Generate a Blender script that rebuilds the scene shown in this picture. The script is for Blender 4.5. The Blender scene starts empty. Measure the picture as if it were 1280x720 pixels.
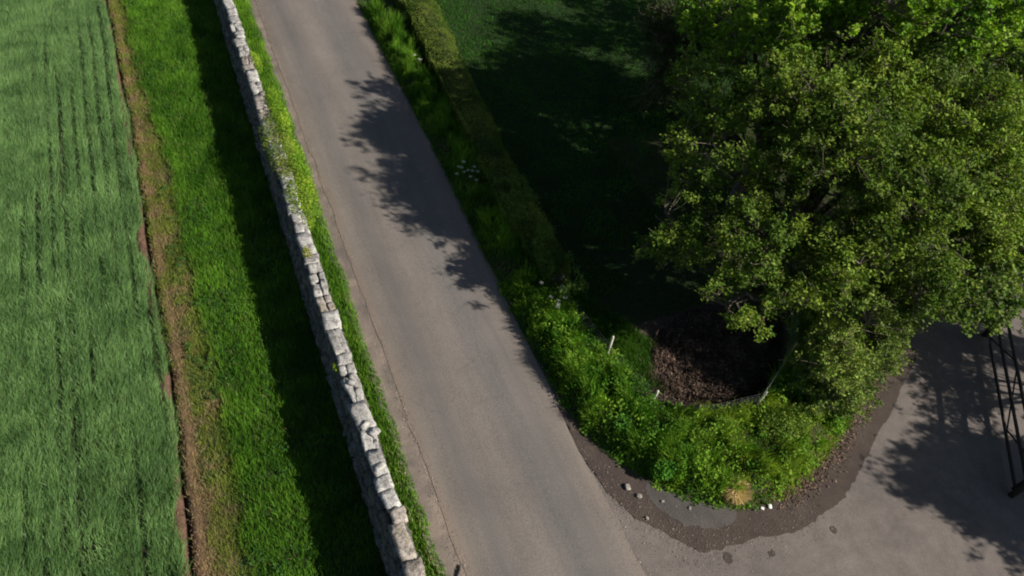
import bpy, math
import numpy as np
from mathutils import Matrix

scene = bpy.context.scene
COL = scene.collection
RNG = np.random.default_rng(7)
PI = math.pi

# ------------------------------------------------------------------ noise
def _hash(ix, iy, seed):
    h = (ix.astype(np.int64) * 374761393 + iy.astype(np.int64) * 668265263 + seed * 1442695041) & 0xFFFFFFFF
    h = ((h ^ (h >> 13)) * 1274126177) & 0xFFFFFFFF
    h = h ^ (h >> 16)
    return (h & 0xFFFFFF) / float(0xFFFFFF)

def noise(x, y, scale=1.0, seed=0, octaves=3):
    x = np.asarray(x, float) / scale
    y = np.asarray(y, float) / scale
    out = 0.0; amp = 1.0; tot = 0.0
    for o in range(octaves):
        ix = np.floor(x); iy = np.floor(y)
        fx = x - ix; fy = y - iy
        fx = fx * fx * (3 - 2 * fx); fy = fy * fy * (3 - 2 * fy)
        a = _hash(ix, iy, seed + o); b = _hash(ix + 1, iy, seed + o)
        c = _hash(ix, iy + 1, seed + o); d = _hash(ix + 1, iy + 1, seed + o)
        out = out + amp * ((a * (1 - fx) + b * fx) * (1 - fy) + (c * (1 - fx) + d * fx) * fy)
        tot += amp; amp *= 0.5; x = x * 2.03; y = y * 2.03
    return out / tot            # 0..1

def smooth(a, b, x):
    t = np.clip((np.asarray(x, float) - a) / (b - a), 0, 1)
    return t * t * (3 - 2 * t)

def inside(poly, x, y):
    x = np.asarray(x, float); y = np.asarray(y, float)
    r = np.zeros(x.shape, bool)
    n = len(poly)
    for i in range(n):
        x0, y0 = poly[i]; x1, y1 = poly[(i + 1) % n]
        if y0 == y1: continue
        c = ((y0 > y) != (y1 > y)) & (x < (x1 - x0) * (y - y0) / (y1 - y0) + x0)
        r ^= c
    return r

def seg_dist(path, x, y):
    x = np.asarray(x, float); y = np.asarray(y, float)
    d = np.full(x.shape, 1e9)
    for (x0, y0), (x1, y1) in zip(path[:-1], path[1:]):
        dx, dy = x1 - x0, y1 - y0
        t = np.clip(((x - x0) * dx + (y - y0) * dy) / (dx * dx + dy * dy + 1e-9), 0, 1)
        d = np.minimum(d, np.hypot(x - x0 - t * dx, y - y0 - t * dy))
    return d

def smooth_path(pts, n=8, closed=False):
    """Catmull-Rom through the points"""
    P = np.array(pts, float)
    if closed: Q = np.vstack([P[-1], P, P[0], P[1]])
    else: Q = np.vstack([2 * P[0] - P[1], P, 2 * P[-1] - P[-2]])
    out = []
    for i in range(1, len(Q) - 2):
        for k in range(n):
            t = k / n
            a, b, c, d = Q[i - 1], Q[i], Q[i + 1], Q[i + 2]
            out.append(0.5 * (2 * b + (c - a) * t + (2 * a - 5 * b + 4 * c - d) * t * t + (3 * b - a - 3 * c + d) * t ** 3))
    if not closed: out.append(P[-1])
    return [tuple(p) for p in out]

# ------------------------------------------------------------------ mesh helpers
class MB:
    """collects vertices, faces and a colour per vertex; build() links ONE mesh object"""
    def __init__(s):
        s.v = []; s.c = []; s.q = []; s.t = []; s.n = 0; s.ng = []
    def add(s, v, quads=None, tris=None, col=(0.5, 0.5, 0.5), ngons=None):
        v = np.asarray(v, float).reshape(-1, 3)
        c = np.asarray(col, float)
        if c.ndim == 1: c = np.tile(c, (len(v), 1))
        s.v.append(v); s.c.append(c)
        if quads is not None and len(quads): s.q.append(np.asarray(quads, np.int64).reshape(-1, 4) + s.n)
        if tris is not None and len(tris): s.t.append(np.asarray(tris, np.int64).reshape(-1, 3) + s.n)
        if ngons is not None:
            for g in ngons: s.ng.append(np.asarray(g, np.int64) + s.n)
        s.n += len(v)
    def build(s, name, mat, parent=None, smooth_shade=False):
        V = np.concatenate(s.v); C = np.concatenate(s.c)
        Q = np.concatenate(s.q) if s.q else np.zeros((0, 4), np.int64)
        T = np.concatenate(s.t) if s.t else np.zeros((0, 3), np.int64)
        me = bpy.data.meshes.new(name)
        me.vertices.add(len(V)); me.vertices.foreach_set('co', V.astype(np.float32).ravel())
        loops = [Q.ravel(), T.ravel()] + s.ng
        sizes = [np.full(len(Q), 4), np.full(len(T), 3), np.array([len(g) for g in s.ng], int)]
        L = np.concatenate(loops).astype(np.int32); S = np.concatenate(sizes).astype(np.int32)
        me.loops.add(len(L)); me.loops.foreach_set('vertex_index', L)
        me.polygons.add(len(S))
        st = np.concatenate([[0], np.cumsum(S)[:-1]]).astype(np.int32)
        me.polygons.foreach_set('loop_start', st)
        if smooth_shade: me.polygons.foreach_set('use_smooth', np.ones(len(S), bool))
        me.update(calc_edges=True)
        at = me.color_attributes.new('Col', 'FLOAT_COLOR', 'POINT')
        cc = np.ones((len(V), 4), np.float32); cc[:, :3] = C
        at.data.foreach_set('color', cc.ravel())
        me.materials.append(mat)
        o = bpy.data.objects.new(name, me); COL.objects.link(o)
        if parent is not None:
            o.parent = parent
            o.matrix_parent_inverse = Matrix.Translation(-parent.location)
        return o

def tag(o, label=None, cat=None, group=None, kind=None):
    if label: o['label'] = label
    if cat: o['category'] = cat
    if group: o['group'] = group
    if kind: o['kind'] = kind
    return o

def empty(name, loc, label, cat, group=None):
    o = bpy.data.objects.new(name, None); COL.objects.link(o)
    o.location = loc; o.empty_display_size = 0.2
    return tag(o, label, cat, group)

def tube(mb, pts, radii, sides=6, col=(0.3, 0.25, 0.2), cap=True):
    P = np.array(pts, float); n = len(P)
    R = np.broadcast_to(np.asarray(radii, float), (n,))
    T = np.gradient(P, axis=0); T /= np.linalg.norm(T, axis=1, keepdims=True) + 1e-9
    up = np.array([0, 0, 1.0]) if abs(T[0][2]) < 0.9 else np.array([1.0, 0, 0])
    A = np.cross(T, up); A /= np.linalg.norm(A, axis=1, keepdims=True) + 1e-9
    B = np.cross(T, A)
    ang = np.arange(sides) * 2 * PI / sides
    V = P[:, None] + R[:, None, None] * (np.cos(ang)[None, :, None] * A[:, None] + np.sin(ang)[None, :, None] * B[:, None])
    i = np.arange(n - 1)[:, None] * sides; j = np.arange(sides)[None]; j2 = (j + 1) % sides
    Q = np.stack([i + j, i + j2, i + sides + j2, i + sides + j], -1).reshape(-1, 4)
    mb.add(V.reshape(-1, 3), Q, col=col, ngons=[list(range(sides))[::-1], list(range((n - 1) * sides, n * sides))] if cap else None)

def tubes3(mb, A, Bm, C, r0, r1, col):
    """many thin three-sided twigs at once: start A, middle Bm, end C"""
    n = len(A)
    D = C - A; D /= np.linalg.norm(D, axis=1, keepdims=True) + 1e-9
    U = np.cross(D, np.array([0.3, 0.5, 0.81])); U /= np.linalg.norm(U, axis=1, keepdims=True) + 1e-9
    W = np.cross(D, U)
    rings = []
    for P, r in ((A, r0), (Bm, (np.asarray(r0) + r1) / 2), (C, r1)):
        r = np.broadcast_to(np.asarray(r, float), (n,))[:, None]
        for k in range(3):
            a = 2 * PI * k / 3
            rings.append(P + r * (math.cos(a) * U + math.sin(a) * W))
    V = np.stack(rings, 1)                        # n,9,3
    b = np.arange(n)[:, None] * 9
    q = []
    for g in (0, 3):
        for k in range(3):
            k2 = (k + 1) % 3
            q.append(np.stack([b[:, 0] + g + k, b[:, 0] + g + k2, b[:, 0] + g + 3 + k2, b[:, 0] + g + 3 + k], -1))
    cc = np.repeat(np.asarray(col, float).reshape(-1, 3) if np.ndim(col) > 1 else np.tile(col, (n, 1)), 9, 0)
    mb.add(V.reshape(-1, 3), np.concatenate(q), col=cc)

def blades(mb, P, h, w, lean, col, tipcol=None, rng=RNG):
    """grass blades: P (n,3) bases, lean (n,2) horizontal offset of the tip"""
    n = len(P)
    if n == 0: return
    h = np.broadcast_to(h, (n,)); w = np.broadcast_to(w, (n,))
    a = rng.uniform(0, PI, n)
    s = np.stack([np.cos(a), np.sin(a), np.zeros(n)], -1) * (w / 2)[:, None]
    L = np.zeros((n, 3)); L[:, :2] = lean
    zz = np.zeros((n, 3)); zz[:, 2] = 1
    M = P + L * 0.35 + zz * (h * 0.6)[:, None]
    T = P + L + zz * h[:, None]
    V = np.stack([P - s, P + s, M + s * 0.85, M - s * 0.85, T], 1)
    b = np.arange(n) * 5
    col = np.asarray(col, float)
    if col.ndim == 1: col = np.tile(col, (n, 1))
    C = np.repeat(col, 5, 0).reshape(n, 5, 3)
    if tipcol is not None: C[:, 4] = tipcol
    mb.add(V.reshape(-1, 3), np.stack([b, b + 1, b + 2, b + 3], -1), np.stack([b + 3, b + 2, b + 4], -1), C.reshape(-1, 3))

def leaves(mb, P, size, col, up=0.6, rng=RNG, aspect=0.62, dirs=None):
    """folded four-cornered leaves"""
    n = len(P)
    if n == 0: return
    size = np.broadcast_to(size, (n,))
    N = rng.normal(size=(n, 3)); N[:, 2] = np.abs(N[:, 2]) + up * 1.5
    N /= np.linalg.norm(N, axis=1, keepdims=True)
    D = rng.normal(size=(n, 3)) if dirs is None else dirs + rng.normal(size=(n, 3)) * 0.35
    D -= N * (D * N).sum(1, keepdims=True); D /= np.linalg.norm(D, axis=1, keepdims=True) + 1e-9
    S = np.cross(N, D)
    s = size[:, None]
    V = np.stack([P - D * s * 0.5, P + S * s * aspect * 0.5 + N * s * 0.10, P + D * s * 0.55 - N * s * 0.12, P - S * s * aspect * 0.5 + N * s * 0.10], 1)
    b = np.arange(n) * 4
    col = np.asarray(col, float)
    if col.ndim == 1: col = np.tile(col, (n, 1))
    mb.add(V.reshape(-1, 3), None, np.concatenate([np.stack([b, b + 1, b + 2], -1), np.stack([b, b + 2, b + 3], -1)]), np.repeat(col, 4, 0))

def vary(rng, n, base, dv=0.2, dh=0.12):
    """n colours round a base: brightness and hue jitter"""
    base = np.asarray(base, float)
    k = np.exp(rng.normal(0, dv, n))[:, None]
    j = 1 + rng.normal(0, dh, (n, 3)) * np.array([1.0, 0.35, 0.9])
    return np.clip((base if base.ndim == 2 else base[None]) * k * j, 0.002, 0.9)

def mixc(a, b, t):
    t = np.asarray(t, float)[..., None]
    return np.asarray(a, float) * (1 - t) + np.asarray(b, float) * t

# ------------------------------------------------------------------ materials
def new_mat(name):
    m = bpy.data.materials.new(name); m.use_nodes = True
    nt = m.node_tree; nt.nodes.clear()
    out = nt.nodes.new('ShaderNodeOutputMaterial')
    bs = nt.nodes.new('ShaderNodeBsdfPrincipled')
    nt.links.new(bs.outputs[0], out.inputs[0])
    return m, nt, bs, out

def N(nt, t, **kw):
    n = nt.nodes.new(t)
    for k, v in kw.items(): setattr(n, k, v)
    return n

def noise_node(nt, scale, detail=4, rough=0.55, stretch=None, dist=0.0):
    tc = N(nt, 'ShaderNodeTexCoord'); src = tc.outputs['Object']
    if stretch:
        mp = N(nt, 'ShaderNodeMapping'); mp.inputs['Scale'].default_value = stretch
        nt.links.new(src, mp.inputs[0]); src = mp.outputs[0]
    n = N(nt, 'ShaderNodeTexNoise'); n.inputs['Scale'].default_value = scale
    n.inputs['Detail'].default_value = detail; n.inputs['Roughness'].default_value = rough
    n.inputs['Distortion'].default_value = dist
    nt.links.new(src, n.inputs['Vector'])
    return n.outputs['Fac']

def ramp(nt, fac, stops):
    r = N(nt, 'ShaderNodeValToRGB'); e = r.color_ramp.elements
    while len(e) < len(stops): e.new(0.5)
    for el, (p, c) in zip(e, stops):
        el.position = p; el.color = (*c, 1) if len(c) == 3 else c
    nt.links.new(fac, r.inputs[0]); return r.outputs[0]

def mix(nt, a, b, fac=1.0, mode='MULTIPLY'):
    m = N(nt, 'ShaderNodeMix', data_type='RGBA', blend_type=mode)
    m.inputs[0].default_value = fac if not hasattr(fac, 'links') else 0.5
    if hasattr(fac, 'links'): nt.links.new(fac, m.inputs[0])
    for s, i in ((a, 6), (b, 7)):
        if hasattr(s, 'links'): nt.links.new(s, m.inputs[i])
        else: m.inputs[i].default_value = (*s, 1)
    return m.outputs[2]

def attr(nt):
    a = N(nt, 'ShaderNodeAttribute'); a.attribute_name = 'Col'; return a.outputs['Color']

def bump(nt, bs, h, strength=0.5, dist=0.02):
    b = N(nt, 'ShaderNodeBump'); b.inputs['Strength'].default_value = strength; b.inputs['Distance'].default_value = dist
    nt.links.new(h, b.inputs['Height']); nt.links.new(b.outputs[0], bs.inputs['Normal'])

def leaf_mat(name, trans=0.3, rough=0.55, spec=0.25, nscale=1.2):
    m, nt, bs, out = new_mat(name)
    c = mix(nt, attr(nt), ramp(nt, noise_node(nt, nscale, 3), [(0.3, (0.72, 0.76, 0.7)), (0.7, (1.25, 1.2, 1.15))]))
    nt.links.new(c, bs.inputs['Base Color'])
    bs.inputs['Roughness'].default_value = rough; bs.inputs['Specular IOR Level'].default_value = spec
    tr = N(nt, 'ShaderNodeBsdfTranslucent')
    c2 = mix(nt, c, (1.25, 1.35, 0.55)); nt.links.new(c2, tr.inputs[0])
    mx = N(nt, 'ShaderNodeMixShader'); mx.inputs[0].default_value = trans
    nt.links.new(bs.outputs[0], mx.inputs[1]); nt.links.new(tr.outputs[0], mx.inputs[2])
    nt.links.new(mx.outputs[0], out.inputs[0])
    return m

def solid_mat(name, rough=0.8, lo=0.75, hi=1.2, nscale=6, bstr=0.5, bdist=0.01, spec=0.3, stretch=None):
    m, nt, bs, out = new_mat(name)
    nz = noise_node(nt, nscale, 6, 0.6, stretch)
    c = mix(nt, attr(nt), ramp(nt, nz, [(0.3, (lo, lo, lo)), (0.7, (hi, hi, hi))]))
    nt.links.new(c, bs.inputs['Base Color']); bs.inputs['Roughness'].default_value = rough
    bs.inputs['Specular IOR Level'].default_value = spec
    bump(nt, bs, nz, bstr, bdist)
    return m

M_GRASS = leaf_mat('grass_blades', 0.3, 0.7, 0.08, 0.8)
M_CROP = leaf_mat('cereal_leaves', 0.22, 0.5, 0.35, 0.9)
M_LEAF = leaf_mat('tree_leaves', 0.32, 0.6, 0.12, 0.5)
M_BARK = solid_mat('bark', 0.85, 0.6, 1.3, 9, 0.8, 0.02)
M_SOIL = solid_mat('soil_and_turf', 0.95, 0.6, 1.35, 7, 0.9, 0.03, 0.15)
M_DRY = solid_mat('dry_litter', 0.9, 0.7, 1.3, 5, 0.3, 0.01, 0.2)
M_WOOD = solid_mat('weathered_wood', 0.8, 0.65, 1.25, 14, 0.6, 0.006, 0.2, (1, 1, 0.15))

def stone_mat():
    m, nt, bs, out = new_mat('lichened_limestone')
    nz = noise_node(nt, 5, 7, 0.65); n2 = noise_node(nt, 22, 5, 0.7); n3 = noise_node(nt, 2.3, 4, 0.6)
    c = mix(nt, attr(nt), ramp(nt, nz, [(0.34, (0.42, 0.41, 0.40)), (0.5, (0.95, 0.95, 0.94)), (0.68, (1.35, 1.34, 1.32))]))
    c = mix(nt, c, ramp(nt, n2, [(0.38, (0.5, 0.49, 0.47)), (0.55, (1.08, 1.08, 1.07))]))
    c = mix(nt, c, (0.16, 0.15, 0.05), ramp(nt, n3, [(0.60, (0, 0, 0)), (0.72, (0.45, 0.45, 0.45))]), 'MIX')
    nt.links.new(c, bs.inputs['Base Color']); bs.inputs['Roughness'].default_value = 0.9
    bs.inputs['Specular IOR Level'].default_value = 0.2
    bump(nt, bs, nz, 0.9, 0.03)
    return m
M_STONE = stone_mat()

def road_mat():
    m, nt, bs, out = new_mat('worn_lane_tarmac')
    tc = N(nt, 'ShaderNodeTexCoord'); sx = N(nt, 'ShaderNodeSeparateXYZ'); nt.links.new(tc.outputs['Object'], sx.inputs[0])
    wob = noise_node(nt, 0.25, 2, 0.5)
    ad = N(nt, 'ShaderNodeMath', operation='MULTIPLY_ADD'); nt.links.new(wob, ad.inputs[0]); ad.inputs[1].default_value = 0.5
    nt.links.new(sx.outputs[0], ad.inputs[2])
    mr = N(nt, 'ShaderNodeMapRange'); mr.inputs[1].default_value = 3.2 + 0.25; mr.inputs[2].default_value = 7.9 + 0.25
    nt.links.new(ad.outputs[0], mr.inputs[0])
    band = ramp(nt, mr.outputs[0], [(0.0, (0.155, 0.128, 0.106)), (0.08, (0.136, 0.122, 0.108)), (0.20, (0.108, 0.101, 0.095)),
                                    (0.34, (0.142, 0.127, 0.113)), (0.48, (0.130, 0.118, 0.107)), (0.60, (0.110, 0.104, 0.098)), (0.76, (0.116, 0.107, 0.099)),
                                    (0.90, (0.146, 0.127, 0.111)), (1.0, (0.160, 0.133, 0.112))])
    st = noise_node(nt, 1.6, 5, 0.6, (1, 0.07, 1))
    c = mix(nt, band, ramp(nt, st, [(0.3, (1.00, 0.99, 0.98)), (0.7, (1.30, 1.27, 1.24))]))
    pt = noise_node(nt, 0.5, 4, 0.6, None, 0.6)
    c = mix(nt, c, ramp(nt, pt, [(0.3, (0.90, 0.90, 0.91)), (0.7, (1.08, 1.07, 1.06))]))
    vor = N(nt, 'ShaderNodeTexVoronoi', feature='DISTANCE_TO_EDGE'); vor.inputs['Scale'].default_value = 0.45
    mpv = N(nt, 'ShaderNodeMapping'); mpv.inputs['Scale'].default_value = (1.3, 0.35, 1)
    wv = N(nt, 'ShaderNodeVectorMath', operation='MULTIPLY_ADD'); nz3 = N(nt, 'ShaderNodeTexNoise'); nz3.inputs['Scale'].default_value = 2.2; nz3.inputs['Detail'].default_value = 4
    nt.links.new(tc.outputs['Object'], nz3.inputs['Vector']); nt.links.new(nz3.outputs['Color'], wv.inputs[0]); wv.inputs[1].default_value = (0.5, 0.5, 0)
    nt.links.new(tc.outputs['Object'], wv.inputs[2]); nt.links.new(wv.outputs[0], mpv.inputs[0]); nt.links.new(mpv.outputs[0], vor.inputs['Vector'])
    c = mix(nt, c, ramp(nt, vor.outputs['Distance'], [(0.0, (0.9, 0.9, 0.9)), (0.008, (1, 1, 1))]))
    fine = noise_node(nt, 45, 3, 0.75)
    c = mix(nt, c, ramp(nt, fine, [(0.3, (0.6, 0.6, 0.6)), (0.7, (1.4, 1.4, 1.4))]))
    nt.links.new(c, bs.inputs['Base Color']); bs.inputs['Roughness'].default_value = 0.85
    bs.inputs['Specular IOR Level'].default_value = 0.25
    bump(nt, bs, fine, 0.5, 0.008)
    return m

def drive_mat():
    m, nt, bs, out = new_mat('coarse_drive_tarmac')
    pt = noise_node(nt, 0.45, 5, 0.6, None, 0.8); md = noise_node(nt, 2.4, 5, 0.65); fine = noise_node(nt, 45, 4, 0.75)
    c = mix(nt, attr(nt), ramp(nt, pt, [(0.3, (0.82, 0.82, 0.83)), (0.72, (1.15, 1.13, 1.1))]))
    c = mix(nt, c, ramp(nt, md, [(0.28, (0.8, 0.8, 0.8)), (0.7, (1.12, 1.12, 1.12))]))
    c = mix(nt, c, ramp(nt, fine, [(0.3, (0.62, 0.62, 0.62)), (0.7, (1.35, 1.35, 1.35))]))
    nt.links.new(c, bs.inputs['Base Color']); bs.inputs['Roughness'].default_value = 0.9
    bs.inputs['Specular IOR Level'].default_value = 0.2
    bump(nt, bs, fine, 0.7, 0.012)
    return m
M_ROAD = road_mat(); M_DRIVE = drive_mat()

def plain_mat(name, col, rough=0.5, metal=0.0):
    m, nt, bs, out = new_mat(name)
    c = mix(nt, col, ramp(nt, noise_node(nt, 11, 4), [(0.3, (0.8, 0.8, 0.8)), (0.7, (1.15, 1.15, 1.15))]))
    nt.links.new(c, bs.inputs['Base Color']); bs.inputs['Roughness'].default_value = rough; bs.inputs['Metallic'].default_value = metal
    return m
M_WIRE = plain_mat('galvanised_wire', (0.32, 0.33, 0.34), 0.5, 0.6)
M_GATE = plain_mat('dark_gate_timber', (0.018, 0.015, 0.013), 0.75)

# ------------------------------------------------------------------ plan of the place (metres; Y runs along the lane)
VEG = smooth_path([(7.72, 60), (7.71, 32.8), (7.72, 25.4), (7.67, 19.1), (7.55, 15.3), (7.55, 12.4), (7.63, 9.6), (7.95, 7.5), (8.65, 6.3), (9.53, 5.15), (10.42, 4.45), (11.2, 4.15),
                   (12.4, 4.05), (13.8, 4.4), (15.6, 5.15), (18.0, 6.5), (19.4, 7.4)], 6)
MUD_OUT = smooth_path([(7.50, 12.4), (7.46, 9.0), (7.55, 6.9), (7.71, 5.75), (8.17, 4.98), (8.87, 4.1), (9.35, 3.6), (10.34, 3.47), (12.33, 3.2),
                       (13.5, 3.3), (14.88, 3.85), (16.09, 4.5), (18.57, 5.8), (20.32, 6.8)], 6)
FENCE = [(9.29, 12.5), (9.66, 9.92), (10.22, 8.01), (11.23, 7.1), (13.08, 6.72), (15.1, 7.84), (16.6, 9.4)]
BANK = VEG[6:] + [(20.5, 9.5), (16.6, 9.4), (15.1, 7.84), (13.08, 6.72), (11.23, 7.1), (10.22, 8.01), (9.66, 9.92), (9.29, 12.5), (9.0, 14), (9.0, 30)]
HEDGE_L = [(0, 8.7), (12.3, 8.75), (16.1, 8.62), (21.1, 8.95), (30, 9.46), (60, 9.5)]
HEDGE_R = [(0, 9.75), (12.6, 9.78), (18.8, 9.98), (29.7, 10.9), (60, 10.9)]
def hl(y): return np.interp(y, [a for a, b in HEDGE_L], [b for a, b in HEDGE_L])
def hr(y): return np.interp(y, [a for a, b in HEDGE_R], [b for a, b in HEDGE_R])
def furrow_x(y): return np.interp(y, [-10, 7.6, 13.5, 18, 26.8, 34, 60], [-3.0, -2.93, -2.76, -2.82, -2.86, -3.08, -3.1]) + (noise(y, 0 * y, 1.3, 5, 4) - 0.5) * 0.14
def crop_edge(y): return furrow_x(y) - 0.03 - 0.34 * smooth(0.42, 0.68, noise(y, 0 * y + 3, 1.9, 9, 3))
def grass_edge(y): return np.interp(y, [-10, 5, 13, 20, 34, 60], [2.80, 2.80, 2.84, 2.96, 2.97, 2.97]) + (noise(y, 0 * y, 0.7, 15, 3) - 0.5) * 0.16
def wall_h(y): return np.interp(y, [0, 6, 34, 60], [1.72, 1.72, 1.5, 1.5])

def ground_z(x, y):
    x = np.asarray(x, float); y = np.asarray(y, float)
    z = (noise(x, y, 1.1, 21, 4) - 0.5) * 0.10
    fx = furrow_x(y); d = x - fx
    z = z - 0.30 * np.exp(-(d / 0.04) ** 2) + 0.07 * np.exp(-((np.abs(d) - 0.2) / 0.11) ** 2) * (0.5 + noise(x, y, 0.25, 31, 3))
    b = inside(BANK, x, y)
    db = seg_dist(VEG, x, y)
    z = np.where(b, z + 0.38 * smooth(0.0, 0.9, db), z)
    # flat and slightly low under road, drive
    hard = ((x > 2.75) & (x < 7.9)) | ((x >= 7.2) & ~b & (y < 8.2) & (x < 60))
    near = hard & (~b)
    z = np.where(near, -0.05, z)
    far = smooth(40, 90, np.hypot(x - 5, y - 15))
    return z * (1 - far)

# ------------------------------------------------------------------ ground
def build_ground():
    xs = np.concatenate([[-900, -350, -150, -70, -40, -25, -16], np.arange(-12, -3.4, 0.25), np.arange(-3.4, -2.2, 0.04), np.arange(-2.2, 26, 0.2), [28, 32, 40, 60, 100, 220, 450, 900]])
    ys = np.concatenate([[-900, -350, -120, -50, -25, -14, -8], np.arange(-5, 46, 0.2), [50, 56, 64, 80, 120, 220, 450, 900]])
    X, Y = np.meshgrid(xs, ys); Z = ground_z(X, Y)
    nx = len(xs); ny = len(ys)
    soil = np.array((0.105, 0.062, 0.043)); turf = np.array((0.035, 0.058, 0.016)); field = np.array((0.05, 0.055, 0.03))
    straw = np.array((0.115, 0.085, 0.04)); lit = np.array((0.052, 0.036, 0.027)); grit = np.array((0.17, 0.128, 0.10))
    fx = furrow_x(Y); d = X - fx
    C = np.tile(turf, (ny, nx, 1))
    C = np.where((d < -0.45)[..., None], field, C)
    C = np.where((np.abs(d) <= 0.45)[..., None], mixc(soil, straw, smooth(0.05, 0.4, d) * 0.5), C)
    ys_ = (d > 0.45) & (X < -1.8)
    C = np.where(ys_[..., None], mixc(straw, turf, smooth(0.3, 0.7, noise(X, Y, 0.8, 41, 3))), C)
    C = np.where(((X > grass_edge(Y) - 0.12) & (X < 3.6))[..., None], grit, C)
    bank = inside(BANK, X, Y)
    C = np.where(bank[..., None], mixc(turf, lit, smooth(0.45, 0.65, noise(X, Y, 0.9, 43, 3))), C)
    inner = (Y < 11.2) & (Y > 6) & (X > 9.4) & (X < 17) & ~bank
    C = np.where(inner[..., None], lit * 1.1, C)
    C = np.where(((X > hr(Y)) & (Y > 11) & (X < 40))[..., None], np.array((0.018, 0.034, 0.010)), C)  # ground under the lawn coloured darker to deepen its shade
    under = (X > 15) & (Y > 7.4) & (Y < 20)
    C = np.where((under & ~bank)[..., None], mixc(lit, turf, noise(X, Y, 1.5, 45, 3)), C)
    i = np.arange(ny - 1)[:, None] * nx + np.arange(nx - 1)[None]
    q = np.stack([i, i + 1, i + nx + 1, i + nx], -1).reshape(-1, 4)
    mb = MB(); mb.add(np.stack([X, Y, Z], -1).reshape(-1, 3), q, col=C.reshape(-1, 3))
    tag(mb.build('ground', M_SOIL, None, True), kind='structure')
build_ground()

def strip_sheet(name, ys, left, right, zf, mat, nx=10, colf=None):
    """a sheet that runs along Y between two edges"""
    L = left(ys); R = right(ys)
    t = np.linspace(0, 1, nx)
    X = L[:, None] * (1 - t) + R[:, None] * t; Y = np.repeat(ys[:, None], nx, 1); Z = zf(X, Y)
    ny = len(ys); i = np.arange(ny - 1)[:, None] * nx + np.arange(nx - 1)[None]
    q = np.stack([i, i + 1, i + nx + 1, i + nx], -1).reshape(-1, 4)
    mb = MB(); mb.add(np.stack([X, Y, Z], -1).reshape(-1, 3), q, col=(colf(X, Y).reshape(-1, 3) if colf else (0.15, 0.13, 0.12)))
    return tag(mb.build(name, mat, None, True), kind='structure')

ysr = np.concatenate([[-600, -200, -60, -20], np.arange(-10, 50, 0.15), [60, 90, 200, 600]])
# gritty dirt edge between left verge and lane
strip_sheet('dirt_shoulder', ysr, lambda y: grass_edge(y) - 0.25, lambda y: 3.6 + 0 * y, lambda x, y: 0.003 + 0 * x, M_DRIVE, 8,
            lambda x, y: mixc((0.215, 0.178, 0.148), (0.155, 0.132, 0.114), smooth(0.3, 0.7, noise(x, y, 0.35, 51, 3))))
strip_sheet('road', ysr, lambda y: 3.20 + (noise(y, 0 * y, 0.9, 52, 4) - 0.5) * 0.16, lambda y: np.where(y > 9, 7.74, 7.58) + 0 * y + np.interp(y, [-10, 2, 5, 7, 9, 11], [0.05, 0.05, 0.0, -0.1, -0.02, 0.05]) + (noise(y, 0 * y, 0.8, 53, 4) - 0.5) * 0.16,
            lambda x, y: 0.008 + 0.05 * np.clip(1 - ((x - 5.45) / 2.4) ** 2, 0, 1), M_ROAD, 16)

def poly_sheet(name, outline, z, mat, colf, step=0.25):
    """a flat sheet cut to an outline: grid cells inside plus the outline itself"""
    import bmesh
    bm = bmesh.new()
    vs = [bm.verts.new((x, y, z)) for x, y in outline]
    f = bm.faces.new(vs)
    if f.normal.z < 0: f.normal_flip()
    bmesh.ops.triangulate(bm, faces=[f])
    me = bpy.data.meshes.new(name); bm.to_mesh(me); bm.free()
    co = np.zeros(len(me.vertices) * 3, np.float32); me.vertices.foreach_get('co', co); co = co.reshape(-1, 3)
    cc = np.ones((len(co), 4), np.float32); cc[:, :3] = colf
    at = me.color_attributes.new('Col', 'FLOAT_COLOR', 'POINT'); at.data.foreach_set('color', cc.ravel())
    me.materials.append(mat)
    o = bpy.data.objects.new(name, me); COL.objects.link(o)
    return tag(o, kind='structure')

def ragged(path, amp, scale, seed, sub=3):
    P = np.array(path); out = []
    for a, b in zip(P[:-1], P[1:]):
        for k in range(sub): out.append(a + (b - a) * k / sub)
    out.append(P[-1]); out = np.array(out)
    T = np.gradient(out, axis=0); T /= np.linalg.norm(T, axis=1, keepdims=True) + 1e-9
    n = (noise(out[:, 0] + out[:, 1] * 0.7, out[:, 1] - out[:, 0] * 0.7, scale, seed, 4) - 0.5) * 2 * amp
    out = out + np.stack([-T[:, 1], T[:, 0]], -1) * n[:, None]
    return [tuple(p) for p in out]

poly_sheet('driveway', [(7.3, -60), (60, -60), (60, 9.0), (24, 8.3), (21.5, 8.0), (19.0, 7.9), (15.6, 5.9), (13, 4.8), (11, 4.8), (9, 6.6), (8.2, 9), (7.4, 12.2), (7.3, 9)], 0.004, M_DRIVE, (0.148, 0.129, 0.117))
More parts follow.
